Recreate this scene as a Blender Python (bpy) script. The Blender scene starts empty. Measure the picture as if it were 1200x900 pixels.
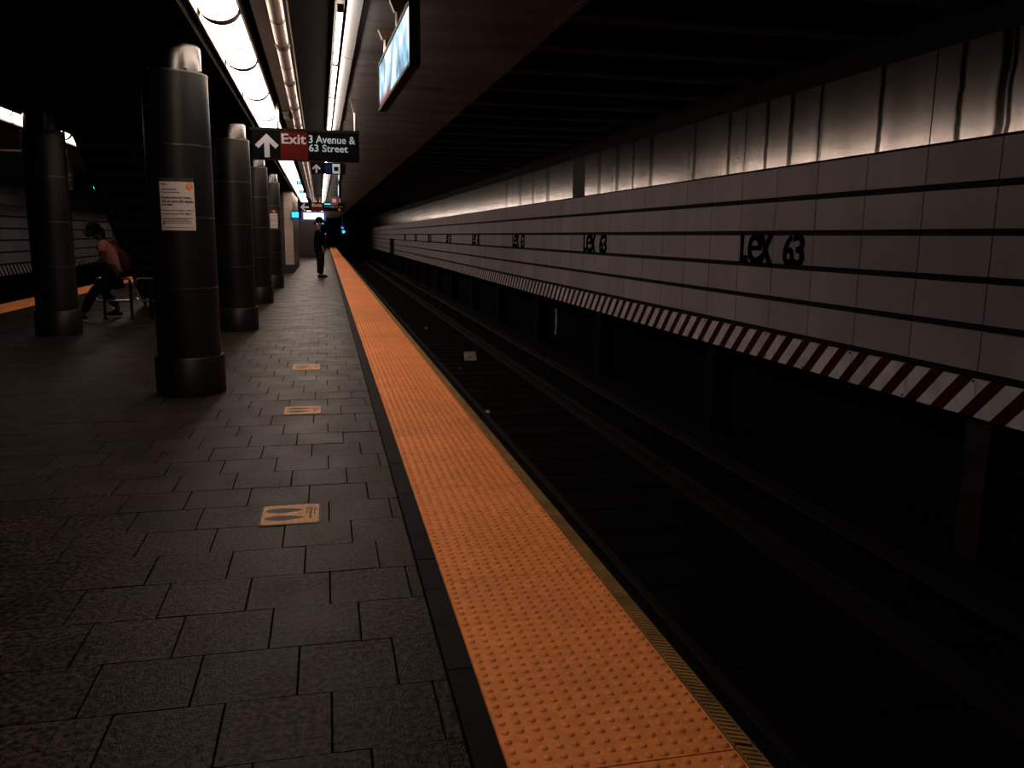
import bpy, bmesh, math, random
from mathutils import Vector, Matrix
random.seed(63)
sc = bpy.context.scene
COL = sc.collection
PI = math.pi

# ------------------------------------------------------------------ camera, world, exposure
cam_data = bpy.data.cameras.new('camera')
cam_data.sensor_width = 36.0
cam_data.lens = 36.0 * 962.0 / 1200.0
cam_data.clip_end = 400
cam = bpy.data.objects.new('camera', cam_data)
COL.objects.link(cam)
cam.matrix_world = Matrix((
    (0.9757520138386258, 0.027205189596029203, -0.21718168695566933, 0.0),
    (-0.21856004432035953, 0.17464843724229642, -0.9600674092976524, 0.0),
    (0.011811626329542078, 0.9842549471696181, 0.1763595317967915, 1.345),
    (0, 0, 0, 1)))
sc.camera = cam

world = bpy.data.worlds.new('underground')
sc.world = world
world.use_nodes = True
world.node_tree.nodes['Background'].inputs[0].default_value = (0.0, 0.0, 0.0, 1)
world.node_tree.nodes['Background'].inputs[1].default_value = 0.0

sc.view_settings.view_transform = 'Standard'
sc.view_settings.look = 'None'
sc.view_settings.gamma = 1.0
sc.view_settings.use_curve_mapping = False
sc.view_settings.exposure = 0.0

TROUGH_L = 9.5     # radiance of the round lens light troughs
TUBE_L = 30.0      # radiance of the bare fluorescent tubes
LAMP = (1.0, 0.80, 0.66)

# ------------------------------------------------------------------ mesh helper
class MB:
    def __init__(self):
        self.v = []; self.f = []; self.m = []
    def quad(self, a, b, c, d, m=0):
        n = len(self.v); self.v += [a, b, c, d]; self.f.append((n, n+1, n+2, n+3)); self.m.append(m); return self
    def box(self, x0, x1, y0, y1, z0, z1, m=0):
        n = len(self.v)
        self.v += [(x0,y0,z0),(x1,y0,z0),(x1,y1,z0),(x0,y1,z0),(x0,y0,z1),(x1,y0,z1),(x1,y1,z1),(x0,y1,z1)]
        for q in ((0,3,2,1),(4,5,6,7),(0,1,5,4),(1,2,6,5),(2,3,7,6),(3,0,4,7)):
            self.f.append(tuple(n+i for i in q)); self.m.append(m)
        return self
    def prism(self, pts, axis, a, b, m=0):
        # closed polygon pts (2-D) swept along axis from a to b
        def P(p, t):
            return (t, p[0], p[1]) if axis == 0 else (p[0], t, p[1]) if axis == 1 else (p[0], p[1], t)
        n = len(self.v); k = len(pts)
        self.v += [P(p, a) for p in pts] + [P(p, b) for p in pts]
        for i in range(k):
            j = (i+1) % k
            self.f.append((n+i, n+j, n+k+j, n+k+i)); self.m.append(m)
        self.f.append(tuple(n+i for i in reversed(range(k)))); self.m.append(m)
        self.f.append(tuple(n+k+i for i in range(k))); self.m.append(m)
        return self
    def lathe(self, prof, cx=0, cy=0, seg=40, m=0, caps=True):
        n = len(self.v); k = len(prof)
        for (r, z) in prof:
            for s in range(seg):
                a = 2*PI*s/seg
                self.v.append((cx+r*math.cos(a), cy+r*math.sin(a), z))
        for i in range(k-1):
            for s in range(seg):
                t = (s+1) % seg
                self.f.append((n+i*seg+s, n+i*seg+t, n+(i+1)*seg+t, n+(i+1)*seg+s)); self.m.append(m)
        if caps:
            self.f.append(tuple(n+s for s in reversed(range(seg)))); self.m.append(m)
            self.f.append(tuple(n+(k-1)*seg+s for s in range(seg))); self.m.append(m)
        return self
    def tube(self, pts, r, seg=8, m=0, caps=True):
        pts = [Vector(p) for p in pts]; n = len(self.v); k = len(pts)
        rr = r if isinstance(r, (list, tuple)) else [r]*k
        up = Vector((0,0,1))
        for i, p in enumerate(pts):
            d = (pts[min(i+1,k-1)] - pts[max(i-1,0)]).normalized()
            a = d.cross(up)
            if a.length < 1e-3: a = d.cross(Vector((0,1,0)))
            a.normalize(); b = d.cross(a).normalized()
            for s in range(seg):
                t = 2*PI*s/seg
                self.v.append(tuple(p + a*(rr[i]*math.cos(t)) + b*(rr[i]*math.sin(t))))
        for i in range(k-1):
            for s in range(seg):
                t = (s+1) % seg
                self.f.append((n+i*seg+s, n+i*seg+t, n+(i+1)*seg+t, n+(i+1)*seg+s)); self.m.append(m)
        if caps:
            self.f.append(tuple(n+s for s in reversed(range(seg)))); self.m.append(m)
            self.f.append(tuple(n+(k-1)*seg+s for s in range(seg))); self.m.append(m)
        return self
    def mesh(self, name, mats, smooth=False):
        me = bpy.data.meshes.new(name)
        me.from_pydata(self.v, [], self.f)
        bm = bmesh.new(); bm.from_mesh(me)
        for i, f in enumerate(bm.faces): f.material_index = self.m[i]
        bmesh.ops.recalc_face_normals(bm, faces=bm.faces)
        bm.to_mesh(me); bm.free()
        for mt in (mats if isinstance(mats, (list, tuple)) else [mats]): me.materials.append(mt)
        if smooth:
            me.polygons.foreach_set('use_smooth', [True]*len(me.polygons))
            try: me.set_sharp_from_angle(angle=math.radians(40))
            except Exception: pass
        return me
    def obj(self, name, mats, parent=None, smooth=False, loc=None):
        return place(name, self.mesh(name, mats, smooth), parent, loc)

def place(name, me, parent=None, loc=None, rot=None):
    o = bpy.data.objects.new(name, me)
    COL.objects.link(o)
    if parent: o.parent = parent
    if loc: o.location = loc
    if rot: o.rotation_euler = rot
    return o
def empty(name, loc=(0,0,0), rz=0):
    o = bpy.data.objects.new(name, None); COL.objects.link(o)
    o.location = loc; o.rotation_euler = (0,0,rz); o.empty_display_size = 0.1
    return o
def tag(o, label, cat, group=None):
    o['label'] = label; o['category'] = cat
    if group: o['group'] = group
    return o
def struct(o, label=None):
    o['kind'] = 'structure'
    if label: o['label'] = label
    return o
def stuff(o):
    o['kind'] = 'stuff'; return o

# ------------------------------------------------------------------ materials
def mat(name, col, rough=0.6, metal=0.0, var=0.0, noise=None, bump=0.0, bscale=30.0, stretch=(1,1,1), spec=0.5, rvar=0.0, emit=None, estr=0.0, speck=None):
    """principled material; var = per-object brightness spread; noise=(scale, amount) mottling; speck=(scale, amount) fine flecks"""
    m = bpy.data.materials.new(name); m.use_nodes = True
    nt = m.node_tree; N = nt.nodes; L = nt.links
    b = N['Principled BSDF']
    b.inputs['Roughness'].default_value = rough
    b.inputs['Metallic'].default_value = metal
    b.inputs['Specular IOR Level'].default_value = spec
    b.inputs['Base Color'].default_value = (*col, 1)
    if emit:
        b.inputs['Emission Color'].default_value = (*emit, 1); b.inputs['Emission Strength'].default_value = estr
    geo = N.new('ShaderNodeNewGeometry'); mp = N.new('ShaderNodeMapping'); mp.inputs['Scale'].default_value = stretch
    L.new(geo.outputs['Position'], mp.inputs['Vector'])
    fac = None
    def mul(a, bsock):
        if a is None: return bsock
        x = N.new('ShaderNodeMath'); x.operation = 'MULTIPLY'; L.new(a, x.inputs[0]); L.new(bsock, x.inputs[1]); return x.outputs[0]
    def ranged(sock, lo, hi, a=0.0, c=1.0):
        r = N.new('ShaderNodeMapRange'); L.new(sock, r.inputs[0]); r.inputs[1].default_value = a; r.inputs[2].default_value = c
        r.inputs[3].default_value = lo; r.inputs[4].default_value = hi; return r.outputs[0]
    if var:
        oi = N.new('ShaderNodeObjectInfo'); fac = mul(fac, ranged(oi.outputs['Random'], 1-var, 1+var))
    if noise:
        t = N.new('ShaderNodeTexNoise'); t.inputs['Scale'].default_value = noise[0]; t.inputs['Detail'].default_value = 6
        L.new(mp.outputs[0], t.inputs['Vector']); fac = mul(fac, ranged(t.outputs['Fac'], 1-noise[1], 1+noise[1], .3, .7))
        if rvar:
            L.new(ranged(t.outputs['Fac'], max(0.02, rough-rvar), rough+rvar, .3, .7), b.inputs['Roughness'])
    if speck:
        t2 = N.new('ShaderNodeTexNoise'); t2.inputs['Scale'].default_value = speck[0]; t2.inputs['Detail'].default_value = 3
        L.new(mp.outputs[0], t2.inputs['Vector']); fac = mul(fac, ranged(t2.outputs['Fac'], max(.15, 1-speck[1]), 1+1.8*speck[1], .38, .72))
    if fac is not None:
        mx = N.new('ShaderNodeVectorMath'); mx.operation = 'SCALE'; mx.inputs[0].default_value = col
        L.new(fac, mx.inputs['Scale']); L.new(mx.outputs[0], b.inputs['Base Color'])
    if bump:
        t3 = N.new('ShaderNodeTexNoise'); t3.inputs['Scale'].default_value = bscale; t3.inputs['Detail'].default_value = 4
        L.new(mp.outputs[0], t3.inputs['Vector'])
        bp = N.new('ShaderNodeBump'); bp.inputs['Strength'].default_value = bump; bp.inputs['Distance'].default_value = 0.02
        L.new(t3.outputs['Fac'], bp.inputs['Height']); L.new(bp.outputs[0], b.inputs['Normal'])
    return m

M = {}
M['paver']   = mat('granite_paver', (0.013,0.0092,0.0072), 0.39, var=0.16, noise=(3,0.3), speck=(48,2.2), bump=0.22, bscale=120, spec=0.055, rvar=0.09)
M['joint']   = mat('paver_joint', (0.007,0.0055,0.0045), 0.9, spec=0.05)
M['border']  = mat('dark_slate_border', (0.010,0.009,0.009), 0.7, spec=0.08, var=0.25, noise=(8,0.25), bump=0.15)
M['tactile'] = mat('tactile_orange', (0.88,0.285,0.074), 0.62, var=0.07, noise=(2.2,0.10), speck=(25,0.10), bump=0.08, bscale=140, spec=0.35)
M['nosing']  = mat('nosing_metal', (0.36,0.20,0.06), 0.5, var=0.08, noise=(9,0.35), metal=0.2)
M['black']   = mat('black_paint', (0.006,0.006,0.006), 0.6)
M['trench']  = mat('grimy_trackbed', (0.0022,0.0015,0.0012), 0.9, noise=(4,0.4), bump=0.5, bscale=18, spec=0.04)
M['tie']     = mat('track_tie', (0.0020,0.0015,0.0013), 0.9, var=0.3, spec=0.04)
M['rail']    = mat('rail_steel', (0.009,0.0075,0.007), 0.75, metal=0.1, spec=0.08)
M['board']   = mat('protection_board', (0.0025,0.002,0.0018), 0.8, spec=0.05)
M['beam']    = mat('beam_steel', (0.030,0.025,0.022), 0.8, spec=0.2)
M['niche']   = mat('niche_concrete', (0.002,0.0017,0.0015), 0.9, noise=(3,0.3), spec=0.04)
M['rust']    = mat('rusty_steel', (0.009,0.0035,0.0022), 0.8, noise=(6,0.4), spec=0.2)
M['tile']    = mat('enamel_panel', (0.245,0.21,0.23), 0.6, var=0.08, noise=(1.6,0.12), stretch=(1,1,0.35), spec=0.1)
M['gap']     = mat('black_wall_channel', (0.004,0.004,0.004), 0.8, spec=0.1)
M['letter']  = mat('black_enamel_letter', (0.0012,0.0012,0.0012), 0.8, spec=0.0)
M['column']  = mat('column_steel', (0.030,0.027,0.024), 0.42, metal=0.85, noise=(2.5,0.22), stretch=(1,1,0.4), rvar=0.07)
M['capital'] = mat('capital_steel', (0.125,0.115,0.11), 0.24, metal=1.0, noise=(3,0.15))
M['trimring']= mat('ring_steel', (0.14,0.12,0.105), 0.4, metal=1.0)
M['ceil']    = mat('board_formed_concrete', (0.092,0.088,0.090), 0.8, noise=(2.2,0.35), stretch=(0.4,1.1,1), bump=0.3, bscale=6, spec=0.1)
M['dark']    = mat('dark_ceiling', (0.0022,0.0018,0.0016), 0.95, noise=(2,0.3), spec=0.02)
M['duct']    = mat('grey_conduit', (0.115,0.085,0.070), 0.5, metal=0.3, noise=(4,0.2))
M['darkmetal']=mat('dark_metal', (0.008,0.007,0.0065), 0.6, metal=0.3, spec=0.1)
M['tread']   = mat('stair_tread', (0.003,0.0025,0.002), 0.9, spec=0.02)
M['riser']   = mat('riser_plate', (0.022,0.020,0.019), 0.7, spec=0.1, noise=(14,0.6), stretch=(3,1,0.4))
M['rod']     = mat('satin_steel', (0.55,0.47,0.42), 0.28, metal=1.0)
M['reflector']=mat('polished_reflector', (0.72,0.76,0.80), 0.38, metal=1.0, bump=0.06, bscale=6)
M['pier']    = mat('pier_tile', (0.44,0.34,0.29), 0.4, var=0.06)
M['piergrey']= mat('pier_side_steel', (0.045,0.038,0.035), 0.4, metal=0.5)
M['signblack']=mat('sign_black', (0.003,0.0035,0.004), 0.6, spec=0.02)
M['signred'] = mat('sign_red', (0.075,0.006,0.006), 0.5, spec=0.03)
M['signwhite']=mat('sign_white', (0.36,0.37,0.40), 0.5, spec=0.1)
M['signtext']= mat('sign_pale_text', (0.42,0.60,0.72), 0.4)
M['signblue']= mat('sign_blue', (0.004,0.009,0.06), 0.5, spec=0.05)
M['orange']  = mat('notice_orange', (0.75,0.20,0.04), 0.6)
M['paper']   = mat('notice_paper', (0.60,0.50,0.44), 0.7, noise=(3,0.06))
M['ink']     = mat('notice_ink', (0.02,0.018,0.018), 0.7)
M['inkgrey'] = mat('notice_grey_print', (0.20,0.17,0.16), 0.7)
M['decal']   = mat('decal_orange', (0.56,0.25,0.085), 0.6, noise=(30,0.22), speck=(60,0.15))
M['decalink']= mat('decal_print', (0.060,0.046,0.040), 0.7)
M['litter']  = mat('litter_paper', (0.45,0.36,0.30), 0.8)
M['shirt']   = mat('salmon_shirt', (0.36,0.135,0.10), 0.85, noise=(12,0.15))
M['skinD']   = mat('skin_dark', (0.05,0.024,0.017), 0.6, spec=0.15)
M['skinM']   = mat('skin_brown', (0.16,0.075,0.05), 0.5)
M['hair']    = mat('black_hair', (0.004,0.0035,0.0035), 0.8, spec=0.05)
M['pants']   = mat('black_trousers', (0.003,0.0026,0.003), 0.9, spec=0.03)
M['bag']     = mat('maroon_backpack', (0.045,0.012,0.010), 0.8, spec=0.1)
M['coat']    = mat('black_coat', (0.0025,0.0025,0.0025), 0.9, spec=0.03)
M['jeans']   = mat('dark_jeans', (0.008,0.007,0.008), 0.9, spec=0.05)
M['shoe']    = mat('black_shoes', (0.004,0.004,0.004), 0.7, spec=0.05)
M['sole']    = mat('pale_sole', (0.35,0.28,0.25), 0.7)
def glow(name, col, s):
    return mat(name, (0.02,0.02,0.02), 0.4, emit=col, estr=s)
M['lens']    = glow('lit_lens', LAMP, TROUGH_L)
M['lensfar'] = glow('lit_lens_far', LAMP, TROUGH_L*0.5)
M['tubelit'] = glow('lit_tube', LAMP, TUBE_L)
M['cyan']    = glow('cyan_light', (0.02,0.55,0.75), 1.6)
M['whitelit']= glow('white_lit_board', (0.75,0.92,1.0), 1.6)
M['bluelit'] = glow('blue_lit_rim', (0.01,0.05,0.36), 0.45)
M['green']   = glow('green_signal', (0.0,0.75,0.55), 2.0)
M['bluesig'] = glow('blue_signal', (0.05,0.10,1.0), 2.5)
M['magenta'] = glow('magenta_signal', (0.45,0.02,0.45), 1.2)
M['redlit']  = glow('red_lit_frame', (0.40,0.02,0.015), 0.35)

def lens_dim():
    m = bpy.data.materials.new('unlit_lens'); m.use_nodes = True
    b = m.node_tree.nodes['Principled BSDF']
    b.inputs['Base Color'].default_value = (0.62,0.50,0.43,1); b.inputs['Roughness'].default_value = 0.3; b.inputs['Metallic'].default_value = 0.75
    return m
M['lensdim'] = lens_dim()

def screen_mat():
    """lit advertising screen: pale blue picture with soft vertical white figures and a red corner"""
    m = bpy.data.materials.new('lit_screen_picture'); m.use_nodes = True
    nt = m.node_tree; N = nt.nodes; L = nt.links; b = N['Principled BSDF']
    b.inputs['Base Color'].default_value = (0.005,0.005,0.005,1); b.inputs['Roughness'].default_value = 0.6; b.inputs['Specular IOR Level'].default_value = 0.02
    tc = N.new('ShaderNodeTexCoord')
    sp = N.new('ShaderNodeSeparateXYZ'); L.new(tc.outputs['Object'], sp.inputs[0])
    mp = N.new('ShaderNodeMapping'); mp.inputs['Scale'].default_value = (1.0, 2.3, 2.2); L.new(tc.outputs['Object'], mp.inputs[0])
    n1 = N.new('ShaderNodeTexNoise'); n1.inputs['Scale'].default_value = 1.5; n1.inputs['Detail'].default_value = 2; L.new(mp.outputs[0], n1.inputs[0])
    r = N.new('ShaderNodeValToRGB'); L.new(n1.outputs['Fac'], r.inputs[0])
    e = r.color_ramp.elements
    e[0].position = 0.36; e[0].color = (0.10,0.20,0.27,1); e[1].position = 0.62; e[1].color = (0.95,1.0,1.0,1)
    x = e.new(0.48); x.color = (0.33,0.60,0.80,1)
    # red patch low on the far end
    a = N.new('ShaderNodeMapRange'); L.new(sp.outputs['Z'], a.inputs[0]); a.inputs[1].default_value = -0.08; a.inputs[2].default_value = -0.15
    c = N.new('ShaderNodeMapRange'); L.new(sp.outputs['Y'], c.inputs[0]); c.inputs[1].default_value = 0.0; c.inputs[2].default_value = 0.35
    k = N.new('ShaderNodeMath'); k.operation = 'MULTIPLY'; L.new(a.outputs[0], k.inputs[0]); L.new(c.outputs[0], k.inputs[1])
    mx = N.new('ShaderNodeMix'); mx.data_type = 'RGBA'; L.new(k.outputs[0], mx.inputs['Factor'])
    L.new(r.outputs[0], mx.inputs[6]); mx.inputs[7].default_value = (0.22,0.03,0.02,1)
    L.new(mx.outputs[2], b.inputs['Emission Color']); b.inputs['Emission Strength'].default_value = 1.25
    return m
M['screen'] = screen_mat()

def hazard_mat():
    m = bpy.data.materials.new('hazard_stripes'); m.use_nodes = True
    nt = m.node_tree; N = nt.nodes; L = nt.links; b = N['Principled BSDF']
    b.inputs['Roughness'].default_value = 0.7; b.inputs['Specular IOR Level'].default_value = 0.03
    g = N.new('ShaderNodeNewGeometry'); sp = N.new('ShaderNodeSeparateXYZ'); L.new(g.outputs['Position'], sp.inputs[0])
    z = N.new('ShaderNodeMath'); z.operation = 'MULTIPLY_ADD'; L.new(sp.outputs['Z'], z.inputs[0]); z.inputs[1].default_value = 0.95
    z.inputs[2].default_value = -5.555 - 0.95*0.265
    u = N.new('ShaderNodeMath'); u.operation = 'ADD'; L.new(sp.outputs['Y'], u.inputs[0]); L.new(z.outputs[0], u.inputs[1])
    d = N.new('ShaderNodeMath'); d.operation = 'DIVIDE'; L.new(u.outputs[0], d.inputs[0]); d.inputs[1].default_value = 0.331
    f = N.new('ShaderNodeMath'); f.operation = 'FRACT'; L.new(d.outputs[0], f.inputs[0])
    lt = N.new('ShaderNodeMath'); lt.operation = 'LESS_THAN'; L.new(f.outputs[0], lt.inputs[0]); lt.inputs[1].default_value = 0.47
    t = N.new('ShaderNodeTexNoise'); t.inputs['Scale'].default_value = 5; L.new(g.outputs['Position'], t.inputs['Vector'])
    r = N.new('ShaderNodeMapRange'); L.new(t.outputs['Fac'], r.inputs[0]); r.inputs[1].default_value = .3; r.inputs[2].default_value = .7; r.inputs[3].default_value = .75; r.inputs[4].default_value = 1.15
    mx = N.new('ShaderNodeMix'); mx.data_type = 'RGBA'; L.new(lt.outputs[0], mx.inputs['Factor'])
    mx.inputs[6].default_value = (0.47,0.44,0.46,1); mx.inputs[7].default_value = (0.040,0.003,0.003,1)
    s = N.new('ShaderNodeVectorMath'); s.operation = 'SCALE'; L.new(mx.outputs[2], s.inputs[0]); L.new(r.outputs[0], s.inputs['Scale'])
    L.new(s.outputs[0], b.inputs['Base Color'])
    return m
M['hazard'] = hazard_mat()

STREAKS = [(5.584,.030),(5.501,.014),(6.02,.020),(7.024,.020),(8.0,.014),(8.553,.028),(9.074,.022),(9.998,.024),(11.034,.022),(12.617,.045),(13.4,.03),(14.193,.05),(15.182,.06),(18.9,.10),(20.3,.05),(21.7,.10),(23.4,.08)]
def steel_mat():
    """brushed stainless panels, slightly buckled, with dark grime runs"""
    m = bpy.data.materials.new('stained_stainless'); m.use_nodes = True
    nt = m.node_tree; N = nt.nodes; L = nt.links; b = N['Principled BSDF']
    b.inputs['Metallic'].default_value = 1.0
    g = N.new('ShaderNodeNewGeometry'); sp = N.new('ShaderNodeSeparateXYZ'); L.new(g.outputs['Position'], sp.inputs[0])
    def mth(op, a, bb=None, c=None):
        x = N.new('ShaderNodeMath'); x.operation = op
        for i, q in enumerate((a, bb, c)):
            if q is None: continue
            if isinstance(q, (int, float)): x.inputs[i].default_value = q
            else: L.new(q, x.inputs[i])
        return x.outputs[0]
    mp = N.new('ShaderNodeMapping'); mp.inputs['Scale'].default_value = (1,0.6,4.5); L.new(g.outputs['Position'], mp.inputs[0])
    wn = N.new('ShaderNodeTexNoise'); wn.inputs['Scale'].default_value = 1.6; wn.inputs['Detail'].default_value = 3; L.new(mp.outputs[0], wn.inputs['Vector'])
    wob = mth('MULTIPLY_ADD', wn.outputs['Fac'], 0.07, -0.035)
    yy = mth('ADD', sp.outputs['Y'], wob)
    mask = None
    for y0, w in STREAKS:
        d = mth('ABSOLUTE', mth('SUBTRACT', yy, y0))
        r = N.new('ShaderNodeMapRange'); L.new(d, r.inputs[0]); r.inputs[1].default_value = w*1.1; r.inputs[2].default_value = w*2.0+.006
        r.inputs[3].default_value = 1; r.inputs[4].default_value = 0
        mask = r.outputs[0] if mask is None else mth('MAXIMUM', mask, r.outputs[0])
    mp2 = N.new('ShaderNodeMapping'); mp2.inputs['Scale'].default_value = (1,1.2,0.25); L.new(g.outputs['Position'], mp2.inputs[0])
    n2 = N.new('ShaderNodeTexNoise'); n2.inputs['Scale'].default_value = 2.5; n2.inputs['Detail'].default_value = 4; L.new(mp2.outputs[0], n2.inputs['Vector'])
    r2 = N.new('ShaderNodeMapRange'); L.new(n2.outputs['Fac'], r2.inputs[0]); r2.inputs[1].default_value = .3; r2.inputs[2].default_value = .7; r2.inputs[3].default_value = .75; r2.inputs[4].default_value = 1.2
    mx = N.new('ShaderNodeMix'); mx.data_type = 'RGBA'; L.new(mask, mx.inputs['Factor'])
    mx.inputs[6].default_value = (0.235,0.21,0.20,1); mx.inputs[7].default_value = (0.012,0.010,0.009,1)
    s = N.new('ShaderNodeVectorMath'); s.operation = 'SCALE'; L.new(mx.outputs[2], s.inputs[0]); L.new(r2.outputs[0], s.inputs['Scale'])
    L.new(s.outputs[0], b.inputs['Base Color'])
    b.inputs['Roughness'].default_value = 0.18
    mp3 = N.new('ShaderNodeMapping'); mp3.inputs['Scale'].default_value = (1,1,0.12); L.new(g.outputs['Position'], mp3.inputs[0])
    n3 = N.new('ShaderNodeTexNoise'); n3.inputs['Scale'].default_value = 3; n3.inputs['Detail'].default_value = 2; L.new(mp3.outputs[0], n3.inputs['Vector'])
    bp = N.new('ShaderNodeBump'); bp.inputs['Strength'].default_value = 0.16; bp.inputs['Distance'].default_value = 0.03
    L.new(n3.outputs['Fac'], bp.inputs['Height']); L.new(bp.outputs[0], b.inputs['Normal'])
    return m
M['steel'] = steel_mat()

# ------------------------------------------------------------------ text helper
def text_mesh(body, mt, bold=0.0):
    """flat lettering as a mesh normalised so that its bounding box starts at 0,0; returns mesh, width, height (size 1)"""
    cu = bpy.data.curves.new('lettering', 'FONT'); cu.body = body; cu.size = 1.0; cu.offset = bold; cu.resolution_u = 4
    o = bpy.data.objects.new('lettering', cu); COL.objects.link(o)
    dg = bpy.context.evaluated_depsgraph_get(); dg.update()
    me = bpy.data.meshes.new_from_object(o.evaluated_get(dg))
    bpy.data.objects.remove(o); bpy.data.curves.remove(cu)
    xs = [v.co.x for v in me.vertices]; ys = [v.co.y for v in me.vertices]
    x0, y0 = min(xs), min(ys)
    for v in me.vertices: v.co.x -= x0; v.co.y -= y0
    me.materials.clear(); me.materials.append(mt)
    return me, max(xs)-x0, max(ys)-y0
def lettering(name, body, mt, parent, fn, w=None, h=None, bold=0.02):
    """fn maps flat (u, v) metres to 3-D; the text is scaled to width w and/or height h"""
    me, tw, th = text_mesh(body, mt, bold)
    sx = w/tw if w else h/th
    sy = h/th if h else sx
    for v in me.vertices: v.co = Vector(fn(v.co.x*sx, v.co.y*sy))
    me.name = name
    return place(name, me, parent)
def poly(name, pts, mt, parent, fn):
    me = bpy.data.meshes.new(name); me.from_pydata([tuple(fn(*p)) for p in pts], [], [tuple(range(len(pts)))])
    me.materials.append(mt)
    return place(name, me, parent)
def arrow_up(s):
    # upward arrow about 1 high, centred on x
    return [(x*s, y*s) for x, y in ((-.11,0),(.11,0),(.11,.62),(.36,.37),(.50,.52),(0,1.0),(-.50,.52),(-.36,.37),(-.11,.62))]

# ================================================================== THE SETTING
Y0, Y1 = -3.0, 106.0
XP = 1.092            # right platform edge
XL = -5.93            # left platform edge
def mirx(x): return XL + XP - x

# ---- platform floor: slab, pavers, slate border
fl = struct(MB().box(XL+.01, XP-.01, Y0, Y1, -1.34, -0.030).obj('floor', M['joint']), 'dark grey granite paved island platform floor')
PITCH = 0.302; ROW = 0.3035; R0 = 2.012; G = 0.004
R = cam.matrix_world.to_3x3().transposed(); CO = cam.matrix_world.translation
def proj(p):
    q = R @ (Vector(p) - CO)
    if q.z > -0.05: return None
    return (600 + 962*q.x/-q.z, 450 - 962*q.y/-q.z)
cands = []
nrow = int((Y1-Y0)/ROW)
pav = MB()
XF0, XF1 = -5.175, 0.333
for i in range(-16, 150):
    ya = R0 + i*ROW; yb = ya + ROW
    ph = -0.018 - 0.1007*i
    k0 = math.floor((XF0 - ph)/PITCH); k1 = math.ceil((XF1 - ph)/PITCH)
    for k in range(k0, k1+1):
        xa = max(XF0, ph + k*PITCH); xb = min(XF1, ph + (k+1)*PITCH)
        if xb - xa < 0.03: continue
        c = proj(((xa+xb)/2, (ya+yb)/2, 0))
        size = 0
        if c and -30 < c[0] < 1230 and -30 < c[1] < 930:
            p1, p2 = proj((xa, ya, 0)), proj((xb, yb, 0))
            if p1 and p2: size = abs(p1[0]-p2[0])*abs(p1[1]-p2[1])
        cands.append((size, xa, xb, ya, yb))
cands.sort(key=lambda t: -t[0])
paver_cache = {}
rest = MB()
for n, (size, xa, xb, ya, yb) in enumerate(cands):
    if n < 300 and size > 0:
        w = round(xb-xa, 3)
        if w not in paver_cache:
            e = 0.002
            b = MB(); hx, hy = w/2-G/2, ROW/2-G/2
            b.prism([(-hx,-.029),(hx,-.029),(hx,-e),(hx-e,0),(-hx+e,0),(-hx,-e)], 1, -hy, hy)
            paver_cache[w] = b.mesh('paver', M['paver'])
        o = place('paver', paver_cache[w], fl, ((xa+xb)/2, (ya+yb)/2, random.uniform(-.0015,.0012)))
        o.rotation_euler = (random.uniform(-.003,.003), random.uniform(-.003,.003), 0)
    else:
        z = random.uniform(-.0015,.001)
        rest.box(xa+G/2, xb-G/2, ya+G/2, yb-G/2, -.029, z)
stuff(rest.obj('far_pavers', M['paver'], fl))
MB().box(XF0, XF1, R0+150*ROW, Y1, -.029, 0).obj('far_paving', M['paver'], fl)

# slate border blocks beside the tactile strip
blk = MB().box(-.041,.041,-.15,.15,-.028,0).mesh('border_block', M['border'])
for i in range(60):
    place('border_block', blk, fl, (0.379, 0.7+i*.3035, random.uniform(0,.002)))
rb = MB()
for i in range(60, 340): rb.box(.338,.420,.7+i*.3035-.15,.7+i*.3035+.15,-.028,.001)
for i in range(30, 160): rb.box(mirx(.420),mirx(.338),.7+i*.3035-.15,.7+i*.3035+.15,-.028,.001)
stuff(rb.obj('far_border_blocks', M['border'], fl))

# ---- tactile strips
TL = 1.222
def tactile_mesh(seg):
    b = MB(); hw, hl = 0.3065, TL/2-.0025
    b.prism([(-hw,-.028),(hw,-.028),(hw,0),(hw-.003,.004),(-hw+.003,.004),(-hw,0)], 1, -hl, hl)
    nx, ny = 14, 28
    px, py = 2*hw/nx, TL/ny
    for i in range(nx):
        for j in range(ny):
            cx, cy = -hw+(i+.5)*px, -TL/2+(j+.5)*py
            n = len(b.v)
            for r, z in ((.0125,.0039),(.0105,.0072),(.0065,.0092)):
                for s in range(seg):
                    a = 2*PI*s/seg; b.v.append((cx+r*math.cos(a), cy+r*math.sin(a), z))
            for q in range(2):
                for s in range(seg):
                    t = (s+1) % seg
                    b.f.append((n+q*seg+s, n+q*seg+t, n+(q+1)*seg+t, n+(q+1)*seg+s)); b.m.append(0)
            b.f.append(tuple(n+2*seg+s for s in range(seg))); b.m.append(0)
    return b.mesh('tactile_tile', M['tactile'], True)
tm_near, tm_far = tactile_mesh(10), tactile_mesh(5)
ts = tag(empty('tactile_strip', (0.7285,0,0)), 'orange domed tactile warning strip along the near platform edge', 'tactile strip')
for i in range(-2, 84):
    y = 1.805 + TL*i + TL/2
    o = place('tactile_tile', tm_near if i < 6 else tm_far, ts, (0, y, 0))
ts2 = tag(empty('tactile_strip', (mirx(0.7285),0,0)), 'orange tactile strip on the far platform edge behind the seated woman', 'tactile strip')
for i in range(8, 30): place('tactile_tile', tm_far, ts2, (0, 1.805+TL*i+TL/2, 0))

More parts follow.
